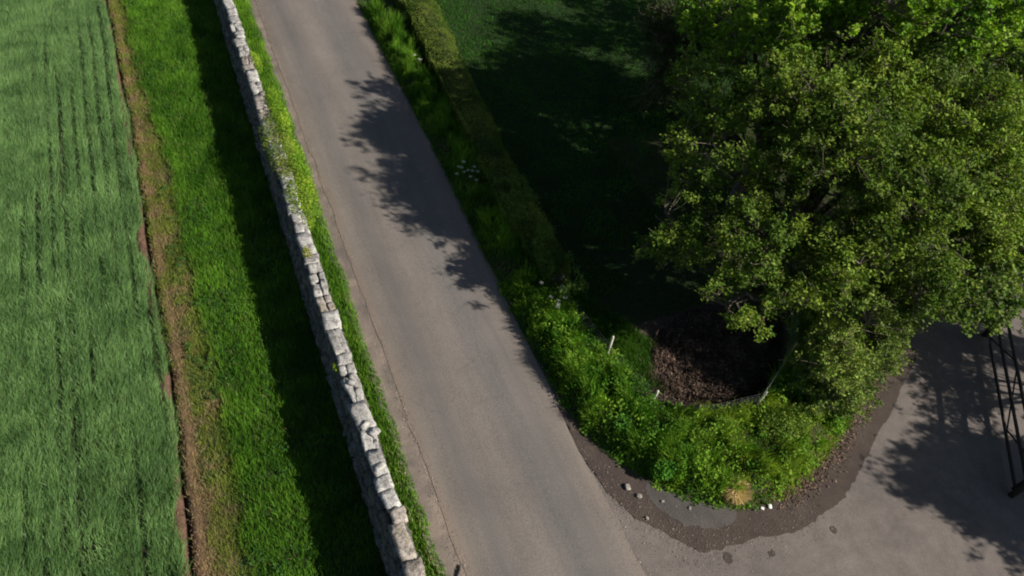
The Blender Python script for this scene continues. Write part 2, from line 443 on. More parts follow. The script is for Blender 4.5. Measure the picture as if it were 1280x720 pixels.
# brown mud and grit washed round the foot of the bank
inn = [p for p in VEG if p[1] < 12.4]
inn = [(x + 0.28 * (1 if x < 9 else 0.6), y + 0.35 * (0.5 if x < 9 else 1)) for x, y in inn]
poly_sheet('mud_strip', ragged(ragged(MUD_OUT, 0.13, 0.6, 61, 2), 0.06, 0.16, 63, 3) + inn[::-1], 0.018, M_DRIVE, (0.064, 0.050, 0.042))
poly_sheet('tarmac_patch', ragged(smooth_path([(8.75, 5.6), (9.0, 4.75), (9.7, 4.15), (10.5, 4.0), (10.9, 4.25), (10.4, 4.6), (9.6, 5.2), (9.0, 5.9)], 4, True), 0.10, 0.3, 62, 4), 0.023, M_DRIVE, (0.084, 0.076, 0.070))
for i, (px, py, r) in enumerate([(13.23, 2.83, 0.10), (11.13, 2.9, 0.09), (9.9, 3.25, 0.12)]):
    a = np.linspace(0, 2 * PI, 15)[:-1]; rr = r * (0.7 + 0.6 * _hash(np.arange(14), np.arange(14) * 0 + i, 5))
    poly_sheet('tar_spot', list(zip(px + np.cos(a) * rr, py + np.sin(a) * rr * 1.2)), 0.010, M_DRIVE, (0.065, 0.054, 0.046))

# ------------------------------------------------------------------ scattered ground cover
def scatter(n, x0, x1, y0, y1, mask, rng):
    x = rng.uniform(x0, x1, n); y = rng.uniform(y0, y1, n)
    k = mask(x, y); x = x[k]; y = y[k]
    return x, y

# ---- cereal crop
def crop():
    rng = np.random.default_rng(11); mb = MB()
    holes = [(-6.0, 21.5, 0.28, 0.55), (-4.96, 8.9, 0.18, 0.45), (-5.3, 13.2, 0.08, 1.5), (-5.29, 16.9, 0.07, 1.3)]
    def rowgap(x, y):
        row = 0.5 + 0.5 * np.cos((x + 0.10 * (noise(x, y, 3, 71, 2) - 0.5)) * 2 * PI / 0.43)
        pres = noise(x, y * 0.16, 0.8, 72, 3) + 0.16 * np.exp(-((x + 3.9) / 0.7) ** 2) * np.exp(-((y - 20) / 6) ** 2)
        return smooth(0.45, 0.9, row) * (0.14 + 0.80 * smooth(0.44, 0.68, pres))
    def mask(x, y):
        k = x < crop_edge(y) + (rng.random(len(x)) - 0.6) * 0.14
        dens = 1 - 0.85 * rowgap(x, y)
        tram = np.exp(-((x + 5.30 + 0.05 * np.sin(y * 0.4)) / 0.09) ** 2) * smooth(0.35, 0.5, noise(x * 0, y, 2.2, 73, 2))
        dens = dens * (1 - 0.9 * tram)
        for hx, hy, rx, ry in holes:
            dens = dens * (1 - 0.85 * np.exp(-(((x - hx) / rx) ** 2 + ((y - hy) / ry) ** 2)))
        return k & (rng.random(len(x)) < dens)
    for n, x0, x1, y0, y1, w in ((430000, -10.5, -2.7, 4, 38, 0.013), (40000, -20, -2.7, 38, 60, 0.03), (30000, -20, -10.5, 2, 38, 0.03), (7000, -12, -2.7, -4, 4, 0.03)):
        x, y = scatter(n, x0, x1, y0, y1, mask, rng)
        x = np.round(x / 0.118) * 0.118 * 0.3 + x * 0.7          # drilled rows
        m = noise(x, y, 0.55, 74, 3); big = noise(x, y, 4, 75, 2)
        h = (0.24 + 0.10 * m + 0.04 * big) * rng.uniform(0.8, 1.1, len(x)) * (1 - 0.45 * rowgap(x, y))
        gust = noise(x, y, 0.8, 76, 2) - 0.3
        L = np.stack([0.06 + 0.12 * gust + rng.normal(0, 0.09, len(x)), 0.08 + 0.12 * gust + rng.normal(0, 0.10, len(x))], -1)
        c = vary(rng, len(x), mixc((0.098, 0.195, 0.058), (0.150, 0.272, 0.088), smooth(0.3, 0.7, m)), 0.16, 0.06)
        P = np.stack([x, y, ground_z(x, y) - 0.01], -1)
        blades(mb, P, h, w * rng.uniform(0.7, 1.2, len(x)), L, c, None, rng)
    tag(mb.build('crop', M_CROP), 'blue green young cereal crop growing in rows in the field at left', 'crop', kind='stuff')
crop()

# ---- rough grass margin between furrow and wall
def margin():
    rng = np.random.default_rng(12); mb = MB()
    def mask(x, y):
        d = x - furrow_x(y)
        dens = np.where(x < -1.9, np.maximum(0.35 + 0.6 * smooth(0.1, 0.8, d + 0.9 * (noise(x, y, 0.7, 85, 3) - 0.5)), 0.85 * smooth(11, 15, y)), 1.0)
        dens = dens * (0.5 + 0.5 * smooth(0.3, 0.5, noise(x, y, 0.5, 81, 3)))
        return (d > 0.04) & (x < 1.40) & (rng.random(len(x)) < dens)
    for n, x0, x1, y0, y1, w in ((170000, -3.2, 1.4, 4, 38, 0.015), (26000, -3.2, 1.4, 38, 60, 0.03), (8000, -3.2, 1.4, -4, 4, 0.03)):
        x, y = scatter(n, x0, x1, y0, y1, mask, rng)
        d = x - furrow_x(y)
        edge = np.interp(y, [7, 14, 18, 24, 30, 40], [-1.65, -1.65, -1.75, -1.95, -2.4, -2.6]) + (noise(x, y, 0.8, 82, 3) - 0.5) * 0.5
        dry = 1 - smooth(-0.22, 0.22, x - edge)
        m = noise(x, y, 0.5, 83, 3)
        hh = np.where(x < edge, 0.10, 0.17 + 0.10 * m) * rng.uniform(0.6, 1.25, len(x))
        g = mixc((0.050, 0.138, 0.012), (0.104, 0.232, 0.022), smooth(0.3, 0.7, 0.6 * m + 0.4 * noise(x, y, 2.2, 86, 2)))
        dr = mixc((0.150, 0.190, 0.032), (0.24, 0.185, 0.09), smooth(0.45, 0.75, noise(x, y, 0.45, 84, 3) + 0.30 * (1 - smooth(0.2, 0.8, d)) * (1 - 0.8 * smooth(12, 17, y))))
        c = vary(rng, len(x), mixc(g, dr, dry), 0.2, 0.08)
        L = rng.normal(0, 0.06, (len(x), 2)) + np.array([0.02, 0.06])
        blades(mb, np.stack([x, y, ground_z(x, y) - 0.01], -1), hh, w * rng.uniform(0.7, 1.3, len(x)), L, c, None, rng)
    n = 900; x = rng.uniform(-2.2, 1.2, n); y = rng.uniform(4, 40, n); g = noise(x, y, 1.2, 87, 2) > 0.5; x = x[g]; y = y[g]
    for q in range(9):
        a = rng.uniform(0, 2 * PI, len(x)); rr = rng.uniform(0.02, 0.13, len(x))
        leaves(mb, np.stack([x + rr * np.cos(a), y + rr * np.sin(a), 0 * x + 0.16], -1), rng.uniform(0.05, 0.12, len(x)), vary(rng, len(x), (0.045, 0.115, 0.022), 0.25, 0.1), 1.6, rng, 0.5)
    n = 5000; x = rng.uniform(-2.7, 1.3, n); y = rng.uniform(4, 40, n); g = noise(x, y, 0.8, 88, 3) > 0.5; x = x[g]; y = y[g]
    blades(mb, np.stack([x, y, 0 * x], -1), rng.uniform(0.2, 0.36, len(x)), 0.010, rng.normal(0, 0.09, (len(x), 2)), vary(rng, len(x), (0.20, 0.22, 0.08), 0.25, 0.08), None, rng)
    # straw bits lying on the soil by the furrow
    n = 4200; y = 4 + 36 * rng.random(n) ** 1.8; x = furrow_x(y) + rng.uniform(-0.28, 0.62, n)
    leaves(mb, np.stack([x, y, ground_z(x, y) + 0.03], -1), rng.uniform(0.03, 0.10, n), vary(rng, n, (0.24, 0.18, 0.11), 0.3, 0.05), 1.5, rng, 0.25)
    tag(mb.build('field_margin_grass', M_GRASS), 'rough green and yellowing grass strip between the furrow and the stone wall', 'grass', kind='stuff')
margin()

# ---- left verge
def verge_left():
    rng = np.random.default_rng(13); mb = MB()
    x, y = scatter(66000, 1.98, 3.1, -3, 56, lambda x, y: (x < grass_edge(y) - 0.05 * rng.random(len(x))) & (rng.random(len(x)) < np.where(y > 38, 0.5, 1)), rng)
    m = noise(x, y, 0.4, 91, 3)
    c = vary(rng, len(x), mixc((0.085, 0.205, 0.016), (0.155, 0.300, 0.030), smooth(0.3, 0.75, m)), 0.2, 0.08)
    hh = (0.12 + 0.16 * m) * rng.uniform(0.6, 1.3, len(x)) * np.where(x > grass_edge(y) - 0.12, 0.6, 1)
    blades(mb, np.stack([x, y, np.maximum(ground_z(x, y), -0.01)], -1), hh, 0.014 * rng.uniform(0.7, 1.3, len(x)), rng.normal(0, 0.04, (len(x), 2)) + np.array([0.01, 0.03]), c, None, rng)
    # pale seed heads near the camera end
    n = 260; y = rng.uniform(4, 9.5, n); x = rng.uniform(2.3, 2.65, n)
    blades(mb, np.stack([x, y, 0 * x], -1), rng.uniform(0.2, 0.34, n), 0.014, rng.normal(0, 0.05, (n, 2)), vary(rng, n, (0.34, 0.36, 0.18), 0.2, 0.05), None, rng)
    tag(mb.build('wall_verge_grass', M_GRASS), 'narrow bright green grass verge between the stone wall and the lane', 'grass', kind='stuff')
verge_left()

# ---- right verge and bank cover
BARE = [(13.2, 5.5, 0.5, 0.35), (14.3, 5.35, 0.8, 0.25), (12.0, 5.9, 0.35, 0.3), (14.6, 6.4, 0.6, 0.4)]
def verge_right():
    rng = np.random.default_rng(14); mb = MB()
    def mask(x, y):
        k = inside(BANK, x, y) & ~((y > 12) & (x > hl(y) + 0.15))
        dens = 0.5 + 0.5 * smooth(0.35, 0.55, noise(x, y, 0.45, 108, 2))
        for bx, by, rx, ry in BARE: dens = dens * (1 - 0.8 * np.exp(-(((x - bx) / rx) ** 2 + ((y - by) / ry) ** 2)))
        return k & (rng.random(len(x)) < dens)
    for n, x0, x1, y0, y1, w in ((150000, 7.4, 20.5, 3.6, 14, 0.018), (52000, 7.5, 9.6, 14, 40, 0.017), (9000, 7.5, 9.6, 40, 60, 0.03)):
        x, y = scatter(n, x0, x1, y0, y1, mask, rng)
        e = smooth(0.0, 0.6, seg_dist(VEG, x, y))
        m = noise(x, y, 0.55, 102, 3)
        lump = smooth(0.35, 0.65, noise(x, y, 0.45, 108, 2)); hh = (0.10 + 0.30 * m * e + 0.34 * lump * e) * rng.uniform(0.6, 1.25, len(x))
        base = mixc((0.060, 0.165, 0.014), (0.150, 0.280, 0.030), smooth(0.3, 0.7, m))
        corner = smooth(9.8, 12.0, x) * (y < 9)
        base = mixc(base, (0.23, 0.31, 0.05), corner * 0.8 * smooth(0.3, 0.6, noise(x, y, 0.4, 103, 2)))
        c = vary(rng, len(x), base, 0.24, 0.1)
        clump = rng.normal(0, 0.10, (len(x), 2)) + np.stack([noise(x, y, 0.3, 104, 1) - 0.5, noise(x, y, 0.3, 105, 1) - 0.5], -1) * 0.4
        blades(mb, np.stack([x, y, ground_z(x, y) - 0.01], -1), hh, w * rng.uniform(0.6, 1.4, len(x)), clump * hh[:, None] * 2.2, c, None, rng)
    # broad nettle and dock leaves in clumps
    n = 1000; x, y = scatter(n * 3, 7.6, 17, 3.9, 14, mask, rng); x = x[:n]; y = y[:n]
    for rep in range(11):
        k = len(x); r = rng.uniform(0, 0.16, k); a = rng.uniform(0, 2 * PI, k); hz = rng.uniform(0.05, 0.5, k) * (0.5 + noise(x, y, 0.6, 106, 2)) * smooth(0, 0.7, seg_dist(VEG, x, y))
        c = vary(rng, k, mixc((0.065, 0.165, 0.014), (0.165, 0.285, 0.030), smooth(0.35, 0.65, noise(x, y, 0.9, 107, 2))), 0.2, 0.08)
        leaves(mb, np.stack([x + r * np.cos(a), y + r * np.sin(a), ground_z(x, y) + 0.05 + hz], -1), rng.uniform(0.05, 0.11, k), c, 0.9, rng)
    tag(mb.build('bank_undergrowth', M_GRASS), 'lush tangled grass and nettles on the bank curving round the corner between lane and driveway', 'undergrowth', kind='stuff')
verge_right()

# ---- lawn behind the hedge
def lawn():
    rng = np.random.default_rng(15); mb = MB()
    x, y = scatter(150000, 9.6, 30, 9.2, 44, lambda x, y: (x > hr(y) - 0.05) & ~((y < 12.2 + (noise(x, y, 0.8, 111, 2) - 0.5)) & (x > 10.6)) & ((y > 14) | (x < 12)) & (x < 28), rng)
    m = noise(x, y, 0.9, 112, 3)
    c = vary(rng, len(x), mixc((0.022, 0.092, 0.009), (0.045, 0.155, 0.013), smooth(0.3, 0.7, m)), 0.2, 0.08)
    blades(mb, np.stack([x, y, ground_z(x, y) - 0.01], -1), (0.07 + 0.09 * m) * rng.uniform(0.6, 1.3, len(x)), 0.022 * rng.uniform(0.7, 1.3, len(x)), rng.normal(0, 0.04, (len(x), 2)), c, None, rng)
    # taller rough patch by the end of the hedge
    x, y = scatter(26000, 9.7, 12.2, 8.3, 13.2, lambda x, y: (seg_dist(FENCE, x, y) > 0.12) & (x + 0.55 * (y - 9) < 12.1) & (x > 9.75) & (y - 8.6 > -(x - 9.9) * 0.3) & (np.hypot((x - 11.9) / 1.1, (y - 8.6) / 1.6) > 0.9), rng)
    m = noise(x, y, 0.5, 113, 3)
    blades(mb, np.stack([x, y, ground_z(x, y)], -1), (0.12 + 0.25 * m) * rng.uniform(0.6, 1.2, len(x)), 0.02, rng.normal(0, 0.10, (len(x), 2)), vary(rng, len(x), mixc((0.03, 0.095, 0.012), (0.07, 0.15, 0.02), m), 0.25, 0.1), None, rng)
    tag(mb.build('lawn_grass', M_GRASS), 'dark green lawn grass in deep shade behind the hedge', 'lawn', kind='stuff')
lawn()

def grit():
    rng = np.random.default_rng(18); mb = MB()
    y = rng.uniform(1, 40, 9000); side = rng.random(9000) < 0.6
    x = np.where(side, 3.18 + rng.normal(0, 0.13, 9000), 7.62 + rng.normal(0, 0.12, 9000))
    k = (x > 2.9) & (x < 7.74); x = x[k]; y = y[k]
    leaves(mb, np.stack([x, y, 0 * x + 0.032], -1), rng.uniform(0.010, 0.032, len(x)), vary(rng, len(x), (0.20, 0.165, 0.135), 0.45, 0.05), 1.5, rng, 0.8)
    x = rng.uniform(8.5, 24, 2600); y = rng.uniform(-2, 7, 2600); k = ~inside(BANK, x, y) & (noise(x, y, 1.2, 99, 3) > 0.5); x = x[k]; y = y[k]
    leaves(mb, np.stack([x, y, 0 * x + 0.022], -1), rng.uniform(0.010, 0.028, len(x)), vary(rng, len(x), (0.17, 0.15, 0.13), 0.5, 0.05), 1.5, rng, 0.8)
    tag(mb.build('loose_grit', M_DRY), 'loose grit and small chippings along the edges of the lane and on the drive', 'grit', kind='stuff')
grit()

# ---- brown leaf litter inside the fence
def litter():
    rng = np.random.default_rng(16); mb = MB()
    poly = [(10.15, 8.9), (10.9, 9.9), (12.2, 10.6), (13.6, 10.9), (15.6, 10.0), (16.2, 9.3), (15.1, 7.95), (13.08, 6.85), (11.23, 7.2), (10.3, 8.1)]
    x, y = scatter(42000, 9.9, 16.5, 6.6, 11.2, lambda x, y: inside(poly, x, y), rng)
    bz = 0.30 * noise(x, y, 0.6, 121, 4) * smooth(0, 0.5, seg_dist(poly + [poly[0]], x, y))
    c = vary(rng, len(x), mixc((0.055, 0.038, 0.028), (0.115, 0.078, 0.057), smooth(0.35, 0.7, noise(x, y, 0.3, 122, 3))), 0.35, 0.06)
    leaves(mb, np.stack([x, y, ground_z(x, y) + 0.02 + bz * rng.uniform(0.5, 1, len(x))], -1), rng.uniform(0.04, 0.11, len(x)), c, 0.5, rng, 0.45)
    # upright dead stalks
    x, y = scatter(1500, 9.9, 16.5, 6.6, 11.2, lambda x, y: inside(poly, x, y), rng)
    blades(mb, np.stack([x, y, ground_z(x, y)], -1), rng.uniform(0.15, 0.5, len(x)), 0.012, rng.normal(0, 0.14, (len(x), 2)), vary(rng, len(x), (0.13, 0.095, 0.06), 0.3, 0.05), None, rng)
    tag(mb.build('leaf_litter', M_DRY), 'brown dead leaves and stalks covering the ground inside the wire fence', 'leaf litter', kind='stuff')
    mb = MB()
    P = np.array([p for p in VEG if p[0] > 12.2 and p[0] < 18.5])
    n = 3600; k = rng.integers(0, len(P), n)
    x = P[k, 0] + rng.normal(0.05, 0.28, n); y = P[k, 1] + rng.normal(0.12, 0.22, n)
    leaves(mb, np.stack([x, y, np.maximum(ground_z(x, y), 0.02) + rng.uniform(0.01, 0.06, n)], -1), rng.uniform(0.03, 0.09, n), vary(rng, n, (0.15, 0.10, 0.065), 0.35, 0.08), 1.0, rng, 0.5)
    P = np.array([p for p in MUD_OUT if p[0] < 13]); n = 3200; k = rng.integers(0, len(P), n)
    x = P[k, 0] + rng.normal(0.05, 0.4, n); y = P[k, 1] + rng.normal(0.1, 0.4, n); q = (x > 7.75) & ~inside(BANK, x, y); x = x[q]; y = y[q]; n = len(x)
    leaves(mb, np.stack([x, y, 0 * x + 0.035], -1), rng.uniform(0.012, 0.04, n), vary(rng, n, (0.17, 0.14, 0.115), 0.35, 0.05), 1.5, rng, 0.6)
    tag(mb.build('dry_leaves', M_DRY), 'scattered dry brown leaves and grit along the foot of the bank', 'dry leaves', kind='stuff')
litter()

# ------------------------------------------------------------------ dry stone wall
def stone(mb, c, size, rng, yaw=0.0, n=3, jit=0.12, col=(0.4, 0.4, 0.38), sq=0.35, tilt=0.0):
    g = np.linspace(-1, 1, n + 1)
    faces = []; verts = {}; V = []
    def vid(p):
        k = tuple(np.round(p, 4))
        if k not in verts: verts[k] = len(V); V.append(p)
        return verts[k]
    for ax in range(3):
        for sgn in (-1, 1):
            for i in range(n):
                for j in range(n):
                    q = []
                    for (a, b) in ((g[i], g[j]), (g[i + 1], g[j]), (g[i + 1], g[j + 1]), (g[i], g[j + 1])):
                        p = [0, 0, 0]; p[ax] = sgn; p[(ax + 1) % 3] = a; p[(ax + 2) % 3] = b
                        q.append(vid(tuple(p)))
                    faces.append(q if sgn > 0 else q[::-1])
    return np.array(V, float), np.array(faces)
_ST = {n: stone(None, None, None, None, n=n) for n in (2, 4)}
def add_stone(mb, c, size, rng, yaw=0.0, n=2, jit=0.12, col=(0.4, 0.4, 0.38), rnd=0.35, tilt=0.0):
    V, F = _ST[n]
    r = np.linalg.norm(V, axis=1, keepdims=True); S = V / r * 1.15
    P = V * (1 - rnd) + S * rnd
    P = P + rng.normal(0, jit, P.shape) * (0.55 if n > 2 else 1)
    sk = rng.normal(0, 0.10, 3)
    P[:, 0] += P[:, 1] * sk[0]; P[:, 1] += P[:, 2] * sk[1]; P[:, 2] += P[:, 0] * sk[2] + P[:, 1] * tilt
    P = P * (np.asarray(size) / 2)
    cy, sy = math.cos(yaw), math.sin(yaw)
    P = np.stack([P[:, 0] * cy - P[:, 1] * sy, P[:, 0] * sy + P[:, 1] * cy, P[:, 2]], -1) + np.asarray(c)
    mb.add(P, F, col=col)

def face_l(z, y): return 1.38 + 0.23 * z / wall_h(y)
def face_r(z, y): return 2.14 - 0.12 * z / wall_h(y)
def stone_wall():
    rng = np.random.default_rng(17)
    root = empty('stone_wall', (1.85, 15, 0), 'long grey dry stone wall with pale cap stones along the lane', 'wall')
    mb = MB()
    ys = np.arange(-6, 60.1, 1.0)
    for i in range(len(ys) - 1):          # rubble heart of the wall
        y0, y1 = ys[i], ys[i + 1]; h0, h1 = wall_h(y0) - 0.22, wall_h(y1) - 0.22
        v = [(1.46, y0, -0.1), (2.14, y0, -0.1), (1.98, y0, h0), (1.68, y0, h0), (1.46, y1, -0.1), (2.14, y1, -0.1), (1.98, y1, h1), (1.68, y1, h1)]
        mb.add(v, [(0, 1, 2, 3), (4, 7, 6, 5), (0, 3, 7, 4), (1, 5, 6, 2), (3, 2, 6, 7)], col=(0.09, 0.085, 0.078))
    for side in (0, 1):
        z = 0.0
        course = 0
        while z < 1.5:
            ch = rng.uniform(0.13, 0.24)
            y = -6 + rng.uniform(0, 0.3)
            while y < 60:
                L = rng.uniform(0.22, 0.58)
                top = wall_h(y) - 0.17
                if z < top - 0.05:
                    hh = min(ch, top - z)
                    x = face_l(z + hh / 2, y) + 0.11 if side == 0 else face_r(z + hh / 2, y) - 0.11
                    t = rng.uniform(0.75, 1.25); w = rng.random()
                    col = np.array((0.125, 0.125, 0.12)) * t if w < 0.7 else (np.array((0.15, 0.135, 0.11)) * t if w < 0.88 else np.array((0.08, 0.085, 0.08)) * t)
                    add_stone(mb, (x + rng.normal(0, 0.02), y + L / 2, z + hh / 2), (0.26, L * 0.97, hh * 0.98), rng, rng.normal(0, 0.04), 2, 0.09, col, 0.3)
                y += L
            z += ch; course += 1
    o = mb.build('wall_face', M_STONE, root)
    mb = MB(); y = -6.0
    while y < 60:
        L = rng.uniform(0.35, 1.0); h = wall_h(y)
        th = rng.uniform(0.13, 0.22)
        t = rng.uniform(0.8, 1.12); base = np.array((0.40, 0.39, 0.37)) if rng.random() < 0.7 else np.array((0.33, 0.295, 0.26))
        if rng.random() < 0.8:
            w = rng.uniform(0.34, 0.47)
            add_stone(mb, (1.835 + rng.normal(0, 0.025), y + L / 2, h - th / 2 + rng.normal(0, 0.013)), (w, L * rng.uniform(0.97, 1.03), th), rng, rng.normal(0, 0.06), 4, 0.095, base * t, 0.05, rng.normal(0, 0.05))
        else:
            w = rng.uniform(0.16, 0.28)
            for xx, ww in ((1.62 + w / 2, w), (2.04 - (0.42 - w) / 2, 0.42 - w)):
                k = rng.integers(1, 3); l2 = L / k
                for q in range(k):
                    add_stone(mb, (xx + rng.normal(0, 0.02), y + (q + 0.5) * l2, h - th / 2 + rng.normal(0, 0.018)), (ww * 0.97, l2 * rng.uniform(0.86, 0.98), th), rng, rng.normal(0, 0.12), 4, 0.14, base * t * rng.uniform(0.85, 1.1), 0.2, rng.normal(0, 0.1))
        if rng.random() < 0.14:
            add_stone(mb, (rng.uniform(1.7, 2.05), y + rng.uniform(0, L), h + 0.01), (rng.uniform(0.12, 0.25), rng.uniform(0.12, 0.3), 0.10), rng, rng.uniform(0, 3), 2, 0.12, base * rng.uniform(0.75, 1.05), 0.4)
        y += L
    mb.build('cap_stones', M_STONE, root)
stone_wall()

# ------------------------------------------------------------------ leafy plants
def leafy_clump(name, centre, radii, nleaf, size, c0, c1, label, cat, seed, stems=14, group=None, up=0.6, surface=0.55, stemcol=(0.10, 0.08, 0.05), zmin=0.02, mat=None, noise_s=0.35):
    """a bushy plant: stems from the base, leaves in lumps through an uneven ellipsoid"""
    rng = np.random.default_rng(seed)
    cx, cy, cz = centre; rx, ry, rz = radii
    root = empty(name, (cx, cy, max(0, cz - rz)), label, cat, group)
    d = rng.normal(size=(nleaf, 3)); d /= np.linalg.norm(d, axis=1, keepdims=True)
    lump = 0.72 + 0.5 * noise(np.arctan2(d[:, 1], d[:, 0]) * 1.6 + 9, d[:, 2] * 1.8 + seed, noise_s * 2, seed, 2)
    r = (surface + (1 - surface) * rng.random(nleaf) ** 0.5) * lump
    P = np.array([cx, cy, cz]) + d * r[:, None] * np.array([rx, ry, rz])
    P = P[P[:, 2] > zmin]
    c = vary(rng, len(P), mixc(c0, c1, smooth(0.35, 0.65, noise(P[:, 0] + P[:, 2], P[:, 1], noise_s, seed + 3, 2))), 0.2, 0.08)
    mb = MB(); leaves(mb, P, size * rng.uniform(0.7, 1.25, len(P)), c, up, rng)
    mb.build('foliage', mat or M_LEAF, root)
    mb = MB(); k = rng.integers(0, len(P), stems)
    A = np.tile([cx, cy, max(zmin, cz - rz) - 0.02], (stems, 1)) + rng.normal(0, 1, (stems, 3)) * np.array([rx * 0.15, ry * 0.15, 0])
    C = P[k]; B = (A + C) / 2 + np.array([0, 0, rz * 0.25])
    tubes3(mb, A, B, C, 0.012 + 0.006 * rz, 0.004, stemcol)
    mb.build('stem', M_BARK, root)
    return root

# plants growing over the wall and its verge
YG0, YG1 = (0.12, 0.24, 0.018), (0.235, 0.35, 0.032); OL0, OL1 = (0.10, 0.16, 0.025), (0.20, 0.25, 0.045)
def wallveg(c, r, n, s, a, b, label, seed): leafy_clump('wall_plant', c, r, n, s, a, b, label, 'plant', seed, 10, 'plants growing over the stone wall', 0.8, 0.3, zmin=0.02)
wallveg((2.30, 22.6, 1.30), (0.36, 2.0, 0.70), 5200, 0.065, YG0, YG1, 'bright yellow green plant climbing the roadside face at the far end of the leafy patch', 171)
wallveg((1.95, 20.8, 1.60), (0.50, 2.1, 0.38), 4200, 0.06, OL0, OL1, 'dull olive tangled plant sprawling across the cap stones in the middle of the leafy patch', 172)
wallveg((2.36, 19.6, 1.10), (0.45, 2.2, 0.80), 5600, 0.065, YG0, YG1, 'broad bright green bush between the wall and the verge beside the olive tangle', 173)
wallveg((2.02, 18.0, 1.50), (0.44, 1.2, 0.42), 2600, 0.06, OL0, YG1, 'mixed green creeper at the near end of the leafy patch on the wall', 174)
wallveg((2.14, 26.4, 1.42), (0.22, 0.75, 0.30), 1000, 0.055, YG0, YG1, 'small yellow green tuft on the wall farthest up the lane', 175)
wallveg((1.76, 15.6, 1.62), (0.15, 0.34, 0.13), 420, 0.055, (0.14, 0.20, 0.02), (0.30, 0.30, 0.03), 'small round yellow plant sitting on the bare cap stones below the big leafy patch', 176)
wallveg((1.60, 11.3, 1.55), (0.10, 0.20, 0.10), 200, 0.045, OL0, YG1, 'tiny green tuft on the field side edge of the cap stones', 177)

leafy_clump('straw_tussock', (11.08, 4.72, 0.22), (0.40, 0.36, 0.30), 10, 0.05, (0.3, 0.25, 0.15), (0.4, 0.3, 0.2), 'round straw coloured tussock of dead grass at the tip of the green bank', 'tussock', 201, 4)
def straw():
    rng = np.random.default_rng(202); root = bpy.data.objects['straw_tussock']; mb = MB(); n = 3600
    a = rng.uniform(0, 2 * PI, n); rr = np.sqrt(rng.random(n)); d = np.stack([np.cos(a), np.sin(a)], -1)
    P = np.stack([11.08 + d[:, 0] * rr * 0.36, 4.72 + d[:, 1] * rr * 0.33, 0.22 + 0.30 * np.sqrt(np.clip(1 - rr ** 2, 0, 1)) * rng.uniform(0.6, 1, n)], -1)
    blades(mb, P - np.array([0, 0, 0.06]), rng.uniform(0.04, 0.10, n), 0.016, d * rng.uniform(0.05, 0.20, (n, 1)), vary(rng, n, (0.48, 0.38, 0.20), 0.2, 0.05), None, rng)
    mb.build('dead_blades', M_GRASS, root)
straw()
leafy_clump('round_shrub', (15.25, 5.50, 0.30), (0.34, 0.32, 0.36), 1500, 0.06, (0.10, 0.23, 0.02), (0.17, 0.32, 0.03), 'small round bright green shrub on the drive side edge of the bank', 'shrub', 203, 8)
leafy_clump('broadleaf_weed', (9.35, 5.95, 0.42), (0.38, 0.34, 0.30), 900, 0.09, (0.05, 0.165, 0.016), (0.085, 0.23, 0.022), 'round clump of broad mid green leaves on the lane side foot of the bank', 'plant', 204, 8, up=1.0)
leafy_clump('broadleaf_weed', (8.95, 7.6, 0.45), (0.32, 0.30, 0.28), 700, 0.08, (0.05, 0.16, 0.02), (0.08, 0.22, 0.03), 'lighter clump of broad leaves on the bank nearer the tall fence post', 'plant', 205, 8, up=1.0)
leafy_clump('elder_bush', (13.6, 5.9, 0.55), (1.0, 0.55, 0.5), 3600, 0.065, (0.10, 0.17, 0.025), (0.18, 0.26, 0.04), 'low olive green bush on the bank just outside the right end of the wire fence', 'bush', 206, 14)

def parsley(loc, h, label, seed, n=14):
    rng = np.random.default_rng(seed); x, y = loc
    root = empty('cow_parsley', (x, y, 0), label, 'wildflower', 'white wildflowers on the hedge verge')
    for i in range(n):
        st = MB(); fl = MB()
        bx, by = x + rng.normal(0, 0.16), y + rng.normal(0, 0.32); hh = h * rng.uniform(0.75, 1.1)
        t = np.array([bx + rng.normal(0, 0.1), by + rng.normal(0, 0.1), hh + 0.3])
        tube(st, [(bx, by, 0.2), ((bx + t[0]) / 2, (by + t[1]) / 2, hh * 0.6 + 0.2), tuple(t)], [0.008, 0.006, 0.004], 4, (0.09, 0.15, 0.04))
        k = 26; a = rng.uniform(0, 2 * PI, k); r = np.sqrt(rng.random(k)) * 0.075
        a[:] = np.arange(k) * 2.4; r[:] = np.sqrt((np.arange(k) + 0.3) / k) * 0.07
        leaves(fl, np.stack([t[0] + r * np.cos(a), t[1] + r * np.sin(a), t[2] + 0 * a], -1), 0.021, vary(rng, k, (0.50, 0.52, 0.44), 0.1, 0.02), 2.0, rng, 0.9)
        so_ = st.build('stem', M_GRASS, root); fl.build('flower_head', M_DRY, root)
parsley((8.25, 18.6), 0.7, 'white cow parsley flowering in the shaded verge halfway along the hedge', 211, 11)
parsley((8.80, 12.2), 0.7, 'white cow parsley flowering at the near end of the hedge', 212, 8)
parsley((8.75, 26.3), 0.6, 'thin white cow parsley in the verge at the sunlit far end of the hedge', 213, 3)

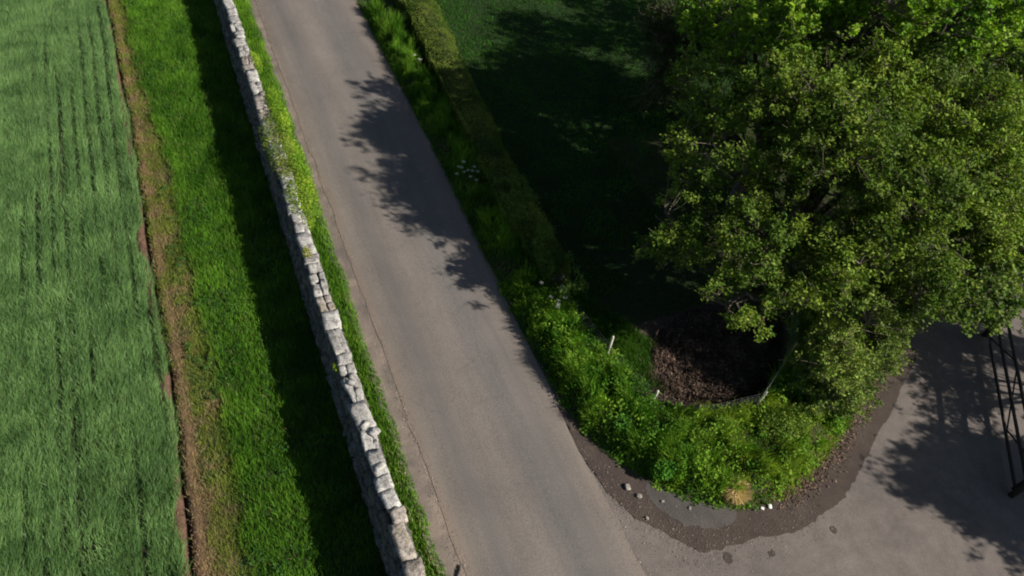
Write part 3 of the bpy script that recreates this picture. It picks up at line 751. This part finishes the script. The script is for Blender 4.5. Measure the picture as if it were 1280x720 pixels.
# ------------------------------------------------------------------ clipped hedge
def hedge():
    rng = np.random.default_rng(31)
    root = empty('clipped_hedge', (9.5, 25, 0), 'long clipped olive green hedge with a flat top running beside the lane', 'hedge')
    H = lambda y: 1.22 + (noise(y, y * 0 + 2, 3, 131, 3) - 0.5) * 0.25
    mb = MB()
    n = 150000
    y = 12.0 + 46 * rng.random(n) ** 1.25; t = rng.random(n); L, R, h = hl(y), hr(y) , H(y)
    taper = np.where(y < 13.2, (y - 11.8) / 1.4, 1.0)
    part = rng.random(n)
    u = rng.random(n)
    bx = np.where(part < 0.62, L + (R - L) * u, np.where(part < 0.85, L, R))
    bz = np.where(part < 0.62, h, h * u)
    b = (noise(bx, y, 0.5, 132, 3) - 0.5) * 0.28
    zt = np.where(part < 0.62, h + b - 0.16 * np.abs(2 * u - 1) ** 4 - rng.exponential(0.035, n), bz * 0.98)
    side = (noise(bz, y, 0.6, 133, 3) - 0.5) * 0.24
    xt = np.where(part < 0.62, bx, np.where(part < 0.85, L + side + rng.exponential(0.03, n), R + side - rng.exponential(0.03, n)))
    zt = zt * np.clip(taper, 0.4, 1)
    xt = (L + R) / 2 + (xt - (L + R) / 2) * np.clip(taper, 0.5, 1)
    P = np.stack([xt, y, np.maximum(zt, 0.05)], -1)
    m = noise(xt, y, 0.8, 134, 3)
    c = vary(rng, n, mixc((0.070, 0.120, 0.018), (0.155, 0.205, 0.035), smooth(0.3, 0.72, m)), 0.24, 0.1)
    leaves(mb, P, rng.uniform(0.030, 0.062, n) * np.where(y > 36, 1.6, 1), c, 0.35, rng)
    # untrimmed young shoots at the near end
    n = 3000; y2 = rng.uniform(11.9, 17.5, n); x2 = hl(y2) + (hr(y2) - hl(y2)) * rng.uniform(0.0, 1, n); g = noise(x2, y2, 0.5, 135, 2) > 0.52
    x2 = x2[g]; y2 = y2[g]; z2 = H(y2) + rng.uniform(-0.1, 0.28, len(x2)); 
    for k in range(3):
        leaves(mb, np.stack([x2 + rng.normal(0, .04, len(x2)), y2 + rng.normal(0, .04, len(x2)), z2 + rng.normal(0, .05, len(x2))], -1), 0.06, vary(rng, len(x2), (0.10, 0.17, 0.03), 0.2, 0.1), 0.4, rng)
    mb.build('foliage', M_LEAF, root)
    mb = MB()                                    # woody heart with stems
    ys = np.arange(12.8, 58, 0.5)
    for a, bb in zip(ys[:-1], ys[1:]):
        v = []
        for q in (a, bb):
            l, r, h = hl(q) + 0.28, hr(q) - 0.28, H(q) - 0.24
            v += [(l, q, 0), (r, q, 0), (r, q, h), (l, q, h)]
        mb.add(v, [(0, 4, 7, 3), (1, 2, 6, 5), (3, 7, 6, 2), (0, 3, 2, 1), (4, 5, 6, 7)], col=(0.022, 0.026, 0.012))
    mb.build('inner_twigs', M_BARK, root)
hedge()

# ------------------------------------------------------------------ trees
def tree(name, base, blobs, label, seed, trunk_r=0.16, tips=2200, leaves_per=26, leaf=0.085, c0=(0.07, 0.10, 0.02), c1=(0.13, 0.15, 0.04),
         twig=(0.16, 0.14, 0.10), spread=0.16, clump=0.42, aspect=0.55, fork=1.3, up=0.5, group=None, shell=0.45, upturn=0.35, bare=0, cat='tree', trunks=1):
    """blobs: (x,y,z,rx,ry,rz,weight) lumps of the crown; limbs reach each lump, branches and twigs fill it"""
    rng = np.random.default_rng(seed)
    bx, by = base
    root = empty(name, (bx, by, 0), label, cat, group)
    wood = MB(); bark = (0.085, 0.07, 0.055)
    nodes = []
    top = max(b[2] for b in blobs)
    B = np.array([[b[0], b[1], b[2]] for b in blobs]); cen = B.mean(0)
    for s in range(trunks):
        ox, oy = (rng.normal(0, 0.25, 2) if trunks > 1 else (0, 0))
        fx, fy = bx + (cen[0] - bx) * 0.25 + ox, by + (cen[1] - by) * 0.25 + oy
        tp = [(bx + ox, by + oy, -0.15), (bx + ox * 1.05, by + oy * 1.05, 0.25), (bx * 0.6 + fx * 0.4, by * 0.6 + fy * 0.4, fork * 0.6), (fx, fy, fork)]
        tp = np.array(tp); tp[1:, :2] += rng.normal(0, 0.04, (3, 2))
        tube(wood, tp, [trunk_r * 1.35, trunk_r * 1.02, trunk_r * 0.9, trunk_r * 0.85], 9, bark)
        for bi, b in enumerate(blobs):
            if trunks > 1 and bi % trunks != s: continue
            c = np.array(b[:3], float); r = np.array(b[3:6], float)
            a = tp[-1]; m1 = a * 0.6 + c * 0.4 + np.array([0, 0, 0.25 * np.linalg.norm((c - a)[:2]) ** 0.5]) + rng.normal(0, 0.15, 3)
            end = c + np.array([0, 0, r[2] * 0.35])
            path = np.array(smooth_path([a, m1, c * 0.75 + m1 * 0.25, end], 5))
            rad = np.linspace(trunk_r * 0.62, trunk_r * 0.14, len(path))
            tube(wood, path, rad, 7, bark)
            nodes += [path[i] for i in range(len(path) // 2, len(path))]
            for k in range(int(7 + 5 * b[6])):
                d = rng.normal(size=3); d[2] = abs(d[2]) * 0.8 - 0.25; d /= np.linalg.norm(d)
                t = c + d * r * rng.uniform(0.55, 0.85)
                s0 = path[rng.integers(len(path) // 3, len(path) - 1)]
                mm = (s0 + t) / 2 + rng.normal(0, 0.12, 3) - np.array([0, 0, 0.08 * r[2]])
                pth = np.array(smooth_path([s0, mm, t], 5))
                tube(wood, pth, np.linspace(trunk_r * 0.26, 0.014, len(pth)), 5, bark, False)
                nodes += list(pth[2:])
    wood.build('trunk', M_BARK, root, True)
    nodes = np.array(nodes)
    W = np.array([b[6] * (b[3] * b[4] * b[5]) ** 0.66 for b in blobs]); W /= W.sum()
    which = rng.choice(len(blobs), tips, p=W)
    BB = np.array(blobs, float)
    d = rng.normal(size=(tips, 3)); d[:, 2] += 0.25; d /= np.linalg.norm(d, axis=1, keepdims=True)
    lump = 0.78 + 0.45 * noise(d[:, 0] * 2 + which * 7, d[:, 1] * 2 + d[:, 2] * 2, 0.8, seed + 5, 2)
    rr = (shell + (1 - shell) * rng.random(tips) ** 0.55) * lump
    T = BB[which, :3] + d * rr[:, None] * BB[which, 3:6]
    T = T + rng.normal(0, 0.16, T.shape) * (1 + 1.3 * (rng.random((len(T), 1)) < 0.25))
    T = T[T[:, 2] > 0.25]
    # leave real gaps in the crown
    gap = noise(T[:, 0] + 0.6 * T[:, 2], T[:, 1] + 0.4 * T[:, 2], 1.1, seed + 8, 2)
    T = T[gap > 0.37]
    n = len(T)
    idx = np.zeros(n, int)
    for s in range(0, n, 500):
        D = ((T[s:s + 500, None] - nodes[None]) ** 2).sum(-1) + 2.0 * np.clip(nodes[None, :, 2] - T[s:s + 500, None, 2], 0, 9) ** 2
        idx[s:s + 500] = D.argmin(1)
    A = nodes[idx]
    Mid = A * 0.45 + T * 0.55; Mid[:, 2] -= upturn * 0.35 * np.linalg.norm(T - A, axis=1) * 0.5; Mid += rng.normal(0, 0.05, (n, 3))
    tw = MB()
    tubes3(tw, A, Mid, T, 0.013, 0.006, vary(rng, n, twig, 0.25, 0.03))
    # young upright shoots off each twig end
    sh = 2
    A2 = np.repeat(Mid * 0.25 + T * 0.75, sh, 0) + rng.normal(0, 0.02, (n * sh, 3))
    S = rng.normal(0, spread * 1.15, (n * sh, 3)); S[:, 2] = np.abs(S[:, 2]) * 0.6 + upturn * 0.5
    E = A2 + S
    tubes3(tw, A2, (A2 + E) / 2 + rng.normal(0, 0.01, A2.shape), E, 0.006, 0.003, vary(rng, n * sh, twig, 0.3, 0.03))
    tw.build('branch', M_BARK, root)
    lf = MB(); k = leaves_per
    pw = rng.random(n * sh) ** 1.8; pw /= pw.sum(); e = rng.choice(n * sh, n * k, p=pw)
    f = rng.random(n * k) ** 0.6
    P = A2[e] * (1 - f[:, None]) + E[e] * f[:, None] + rng.normal(0, spread * clump, (n * k, 3)) * np.array([1, 1, 0.75])
    tone = smooth(0.3, 0.7, noise(P[:, 0] + 0.5 * P[:, 2], P[:, 1], 0.9, seed + 11, 2))
    c = vary(rng, len(P), mixc(c0, c1, tone), 0.22, 0.10)
    leaves(lf, P, leaf * rng.choice([0.5, 0.75, 1.0, 1.25, 1.5], len(P)) * rng.uniform(0.9, 1.1, len(P)), c, up, rng, aspect, E[e] - A2[e])
    lf.build('crown', M_LEAF, root)
    return root

OLa, OLb = (0.078, 0.136, 0.017), (0.172, 0.254, 0.032)
tree('ash_tree', (16.8, 11.4), [(16.1, 10.9, 6.3, 2.2, 2.0, 1.8, 1.2), (13.6, 12.6, 5.6, 1.6, 1.6, 1.4, 0.6), (17.7, 8.9, 5.6, 2.2, 1.7, 1.6, 1.1), (13.5, 9.95, 4.3, 1.5, 1.3, 1.1, 0.9), (15.9, 8.4, 4.2, 1.6, 1.3, 1.2, 0.9),
     (20.6, 10.5, 6.5, 2.1, 1.8, 1.7, 1.2), (20.2, 8.2, 5.1, 1.7, 1.4, 1.3, 1), (11.8, 11.5, 3.6, 0.95, 1.15, 0.8, 1.3), (15.7, 12.3, 7.1, 1.7, 1.5, 1.4, 1), (13.0, 8.9, 3.1, 1.2, 0.9, 0.8, 0.8), (14.2, 8.3, 3.0, 1.2, 0.8, 0.8, 0.8), (19.9, 6.5, 3.2, 1.3, 0.7, 0.7, 0.9), (14.7, 15.0, 5.6, 1.5, 1.4, 1.4, 0.55), (17.7, 7.1, 4.0, 1.3, 1.1, 1.0, 0.9), (18.6, 12.0, 7.0, 1.9, 1.6, 1.5, 1)],
     'large twiggy tree with thin olive green spring foliage beside the fenced corner', 41, 0.24, 4300, 46, 0.100, OLa, OLb, fork=1.9, twig=(0.14, 0.12, 0.085), spread=0.17, clump=0.52)
tree('hazel_tree', (16.6, 7.6), [(16.1, 7.3, 2.4, 1.3, 0.9, 1.2, 1), (15.4, 6.7, 1.5, 0.9, 0.7, 0.9, 1), (17.3, 7.5, 2.7, 1.2, 1.0, 1.1, 1), (15.6, 6.0, 1.0, 0.9, 0.55, 0.7, 0.9), (16.9, 6.6, 1.5, 0.9, 0.5, 0.8, 0.9)],
     'small bushy green tree drooping over the mouth of the driveway below the big tree', 42, 0.10, 1900, 30, 0.08, (0.11, 0.175, 0.028), (0.19, 0.265, 0.05), fork=0.5, trunks=3, twig=(0.15, 0.13, 0.095))
tree('lime_tree', (18.0, 15.0), [(16.8, 14.1, 8.3, 1.5, 1.2, 1.2, 1), (15.8, 15.3, 7.5, 0.9, 0.9, 0.9, 0.5), (18.6, 13.2, 9.1, 1.8, 1.3, 1.4, 1.1), (21.0, 12.6, 9.0, 1.8, 1.3, 1.4, 1.1), (16.4, 17.3, 6.9, 1.6, 1.5, 1.5, 0.6), (20.4, 16.4, 7.6, 2.0, 1.7, 1.7, 1.1), (24.0, 15.6, 8.0, 2.2, 1.8, 1.8, 1.1), (21.4, 18.6, 5.0, 1.8, 1.6, 1.5, 1)],
     'bright yellow green leafy tree in full sun behind the big olive tree', 43, 0.2, 4000, 30, 0.11, (0.105, 0.215, 0.016), (0.205, 0.335, 0.028), fork=2.8, aspect=0.75)
tree('sycamore_tree', (22.8, 9.6), [(22.8, 10.4, 5.8, 2.2, 2.1, 1.6, 1.2), (21.6, 7.2, 3.9, 1.5, 1.0, 1.1, 1), (23.8, 8.2, 4.6, 2.0, 1.5, 1.4, 1), (19.3, 6.0, 3.8, 1.1, 0.7, 0.7, 0.9), (25.2, 12.4, 6.4, 2.2, 2.2, 1.8, 1), (24.6, 16.6, 4.8, 2.0, 1.9, 1.7, 1), (20.9, 13.6, 6.0, 1.9, 1.7, 1.5, 1), (26.0, 8.0, 4.6, 2.0, 1.6, 1.4, 1), (22.6, 6.5, 2.9, 1.2, 0.7, 0.7, 0.9)],
     'mid green broad leaved tree at the right edge behind the gate', 44, 0.18, 4300, 28, 0.10, (0.070, 0.130, 0.022), (0.130, 0.200, 0.036), fork=1.8, aspect=0.75)
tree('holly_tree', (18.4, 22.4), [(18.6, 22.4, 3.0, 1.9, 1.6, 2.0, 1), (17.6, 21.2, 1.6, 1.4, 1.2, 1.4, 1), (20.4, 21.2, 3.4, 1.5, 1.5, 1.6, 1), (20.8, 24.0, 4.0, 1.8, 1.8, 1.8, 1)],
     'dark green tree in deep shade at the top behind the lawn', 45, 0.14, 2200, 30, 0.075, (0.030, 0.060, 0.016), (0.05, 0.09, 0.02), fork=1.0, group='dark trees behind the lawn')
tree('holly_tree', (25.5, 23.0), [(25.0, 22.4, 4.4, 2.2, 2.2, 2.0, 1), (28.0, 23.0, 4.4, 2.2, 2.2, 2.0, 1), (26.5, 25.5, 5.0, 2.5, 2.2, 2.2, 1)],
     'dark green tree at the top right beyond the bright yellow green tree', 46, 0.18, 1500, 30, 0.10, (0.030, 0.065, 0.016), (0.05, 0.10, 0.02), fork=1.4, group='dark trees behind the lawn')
# trees standing just right of the view, whose shade falls across drive and lawn
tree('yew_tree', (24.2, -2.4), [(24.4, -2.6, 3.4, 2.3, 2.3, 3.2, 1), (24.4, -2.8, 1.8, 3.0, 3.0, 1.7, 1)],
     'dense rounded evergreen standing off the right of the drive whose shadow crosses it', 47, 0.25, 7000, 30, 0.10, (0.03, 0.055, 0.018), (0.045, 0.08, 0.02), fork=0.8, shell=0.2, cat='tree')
tree('birch_tree', (26.8, 1.6), [(27.3, 2.6, 4.6, 1.2, 0.9, 0.7, 1.8), (28.7, 1.8, 4.9, 1.5, 1.3, 1.0, 1.6), (26.2, 3.4, 4.8, 1.4, 1.0, 0.8, 1.8), (24.4, 1.9, 4.1, 0.8, 0.35, 0.3, 0.8), (25.6, 0.35, 4.4, 1.1, 0.5, 0.4, 1.0), (23.6, 0.9, 3.8, 0.7, 0.35, 0.3, 0.7), (26.0, 1.5, 4.4, 0.9, 0.9, 0.5, 1.5), (27.2, 3.9, 6.0, 1.5, 1.3, 1.1, 1.2)],
     'airy tree off the right beyond the gate that dapples the drive with shade', 48, 0.12, 2600, 20, 0.09, OLa, OLb, fork=1.5)

# ------------------------------------------------------------------ wire fence
def fence():
    root = empty('wire_fence', (12, 8, 0), 'low wire mesh fence on pale posts round the brown leaf litter corner', 'fence')
    posts = [(9.29, 12.5, 0.95), (9.66, 9.92, 1.30), (10.22, 8.01, 1.0), (11.23, 7.1, 0.95), (13.08, 6.72, 1.0), (15.1, 7.84, 1.0), (16.6, 9.4, 1.0)]
    rng = np.random.default_rng(51)
    tops = []
    for i, (x, y, h) in enumerate(posts):
        gz = float(ground_z(np.array([x]), np.array([y]))[0]); l = rng.normal(0, 0.03, 2)
        mb = MB(); r = 0.042 if i in (1, 2) else 0.03
        c = (0.52, 0.49, 0.40) if i in (1, 2, 4) else (0.30, 0.28, 0.16)
        tube(mb, [(x, y, gz - 0.2), (x + l[0] * .5, y + l[1] * .5, gz + h * 0.5), (x + l[0], y + l[1], gz + h - 0.02), (x + l[0], y + l[1], gz + h)], [r, r, r * 0.96, r * 0.7], 8, c)
        o = mb.build('post', M_WOOD, root)
        if i == 1: o['label'] = 'tallest pale wooden post'
        tops.append((x, y, gz, h))
    mb = MB(); g = (0.32, 0.33, 0.34)
    for (x0, y0, z0, h0), (x1, y1, z1, h1) in zip(tops[:-1], tops[1:]):
        for k in range(7):
            za = z0 + 0.05 + 0.135 * k; zb = z1 + 0.05 + 0.135 * k
            tube(mb, [(x0, y0, za), ((x0 + x1) / 2, (y0 + y1) / 2, (za + zb) / 2 - 0.01), (x1, y1, zb)], 0.0022, 4, g, False)
        L = math.hypot(x1 - x0, y1 - y0); n = int(L / 0.16)
        for q in range(1, n):
            t = q / n; x = x0 + (x1 - x0) * t; y = y0 + (y1 - y0) * t; z = z0 + (z1 - z0) * t
            tube(mb, [(x, y, z + 0.05), (x, y, z + 0.45), (x, y, z + 0.86)], 0.0018, 4, g, False)
    mb.build('wire_mesh', M_WIRE, root)
fence()

# ------------------------------------------------------------------ gate across the drive
def boxbeam(mb, a, b, w, h, col=(0.02, 0.02, 0.02), bev=0.006):
    """bevelled bar from a to b: octagonal section w wide, h high"""
    a = np.array(a, float); b = np.array(b, float); d = b - a; d /= np.linalg.norm(d)
    up = np.array([0, 0, 1.0]) if abs(d[2]) < 0.9 else np.array([1.0, 0, 0])
    s = np.cross(d, up); s /= np.linalg.norm(s); u = np.cross(s, d)
    hw, hh = w / 2, h / 2
    sec = [(hw, hh - bev), (hw - bev, hh), (-hw + bev, hh), (-hw, hh - bev), (-hw, -hh + bev), (-hw + bev, -hh), (hw - bev, -hh), (hw, -hh + bev)]
    V = [p + s * x + u * y for p in (a, b) for x, y in sec]
    Q = [(i, (i + 1) % 8, 8 + (i + 1) % 8, 8 + i) for i in range(8)]
    mb.add(V, Q, col=col, ngons=[list(range(8))[::-1], list(range(8, 16))])

def gate():
    a = np.array([23.1, 6.45]); b = np.array([19.25, 1.85])
    root = empty('field_gate', (*((a + b) / 2), 0), 'dark barred timber gate standing across the driveway at the right edge', 'gate')
    zs = [0.25, 0.75, 1.25]
    for z in zs:
        mb = MB(); boxbeam(mb, (*a, z), (*b, z), 0.06, 0.10); mb.build('rail', M_GATE, root)
    for t, w in ((0.0, 0.10), (1.0, 0.09)):
        p = a + (b - a) * t; mb = MB(); boxbeam(mb, (*p, 0.14), (*p, 1.34), w, 0.10); mb.build('stile', M_GATE, root)
    d = (b - a) / np.linalg.norm(b - a); nrm = np.array([-d[1], d[0]]) * 0.055
    for t0, t1, z0, z1 in ((0.02, 0.33, 0.25, 1.25), (0.33, 0.66, 1.25, 0.25), (0.66, 0.98, 0.25, 1.25)):
        p = a + (b - a) * t0 + nrm; q = a + (b - a) * t1 + nrm; mb = MB()
        boxbeam(mb, (*p, z0), (*q, z1), 0.03, 0.06); mb.build('brace', M_GATE, root)
    for z in (0.25, 1.25):
        mb = MB(); q = a - d * 0.14
        boxbeam(mb, (*q, z), (*(a + d * 0.45), z), 0.085, 0.035); mb.build('hinge_strap', M_WIRE, root)
    mb = MB(); boxbeam(mb, (*(b - d * 0.2), 0.95), (*(b + d * 0.12), 0.95), 0.09, 0.03); mb.build('latch', M_WIRE, root)
    for nm, p, lab in (('gate_post', a - d * 0.16, 'thick dark post carrying the gate beneath the trees'), ('gate_post', b + d * 0.16, 'dark post at the free end of the gate in the drive')):
        mb = MB(); tube(mb, [(*p, -0.1), (*p, 1.0), (*p, 1.42), (*p, 1.46)], [0.09, 0.088, 0.085, 0.06], 10, (0.04, 0.035, 0.03))
        tag(mb.build(nm, M_WOOD), lab, 'post', 'gate posts')
gate()

# ------------------------------------------------------------------ small stones and litter
def pebble(name, x, y, s, col, label, cat, seed, mat=M_STONE, flat=0.5):
    rng = np.random.default_rng(seed); mb = MB()
    add_stone(mb, (0, 0, s * flat / 2), (s, s * rng.uniform(1.0, 1.5), s * flat), rng, rng.uniform(0, 3), 4, 0.08, col, 0.6)
    o = mb.build(name, mat, None, True); o.location = (x, y, 0.022)
    tag(o, label, cat, 'loose stones round the foot of the bank' if cat == 'stone' else None)
pale = (0.34, 0.31, 0.27)
pebble('loose_stone', 8.28, 5.92, 0.15, pale, 'pale stone on the brown mud nearest the lane', 'stone', 1)
pebble('loose_stone', 8.46, 5.58, 0.13, pale, 'pale stone a step down the drive from the mud stone nearest the lane', 'stone', 2)
pebble('loose_stone', 8.36, 4.95, 0.09, pale, 'small pale stone at the outer edge of the mud strip', 'stone', 3)
pebble('loose_stone', 9.02, 5.22, 0.07, pale, 'small pale stone on the left part of the grey tarmac patch', 'stone', 4)
pebble('loose_stone', 9.65, 4.78, 0.07, pale, 'small pale stone on the right part of the grey tarmac patch', 'stone', 5)
pebble('litter_scrap', 11.62, 4.05, 0.08, (0.75, 0.73, 0.68), 'crumpled white scrap on the mud, left of a pair beside the straw tussock', 'litter', 6, M_DRY)
pebble('litter_scrap', 11.86, 4.02, 0.10, (0.75, 0.73, 0.68), 'crumpled white scrap on the mud, right of a pair beside the straw tussock', 'litter', 7, M_DRY)
mb = MB(); tube(mb, [(2.98, 5.30, 0.03), (3.10, 5.42, 0.05), (3.18, 5.56, 0.04)], [0.022, 0.03, 0.016], 6, (0.02, 0.022, 0.025))  # dark bent tube added in place of a small shadow on the dirt
tag(mb.build('shadow_mark', M_BARK), 'short dark stand-in for a small shadow at the near left edge of the lane', 'shadow mark')

# ------------------------------------------------------------------ light, sky, camera
SUN_DIR = np.array([0.77, -0.64, 0.0]); EL = math.radians(34)
sun = bpy.data.lights.new('sun', 'SUN'); sun.energy = 5.0; sun.angle = math.radians(0.53); sun.color = (1.0, 0.93, 0.84)
so = bpy.data.objects.new('sun', sun); COL.objects.link(so)
v = np.array([SUN_DIR[0] * math.cos(EL), SUN_DIR[1] * math.cos(EL), math.sin(EL)])
from mathutils import Vector
so.rotation_euler = Vector(v).to_track_quat('Z', 'Y').to_euler(); so.location = (20, -15, 30)
w = bpy.data.worlds.new('World'); scene.world = w; w.use_nodes = True
nt = w.node_tree; bg = nt.nodes['Background']
sky = nt.nodes.new('ShaderNodeTexSky'); sky.sky_type = 'NISHITA'; sky.sun_disc = False
sky.sun_elevation = EL; sky.sun_rotation = math.atan2(SUN_DIR[0], SUN_DIR[1])
nt.links.new(sky.outputs[0], bg.inputs[0]); bg.inputs[1].default_value = 0.05

cam = bpy.data.cameras.new('camera'); co = bpy.data.objects.new('camera', cam); COL.objects.link(co)
Mc = np.array([[0.9158002664204672, -0.38548746749872087, 0.11273546214755846], [0.2301184518015188, 0.733669696207243, 0.6393545769036488], [-0.32917376894988615, -0.5595785818529819, 0.7606026824609103]])
R = Matrix(Mc.T.tolist()).to_4x4(); R.translation = (0, 0, 18.504)
co.matrix_world = R
cam.sensor_width = 36; cam.lens = 900 / 1280 * 36; cam.clip_end = 3000; cam.clip_start = 0.1
scene.camera = co
scene.render.resolution_x = 1024; scene.render.resolution_y = 576
scene.view_settings.view_transform = 'Standard'; scene.view_settings.look = 'None'
scene.view_settings.exposure = 0.58; scene.view_settings.gamma = 1
scene.render.engine = 'CYCLES'
scene.cycles.max_bounces = 6; scene.cycles.diffuse_bounces = 3; scene.cycles.transmission_bounces = 4; scene.cycles.transparent_max_bounces = 4
scene.cycles.filter_width = 2.0
scene.cycles.use_denoising = True
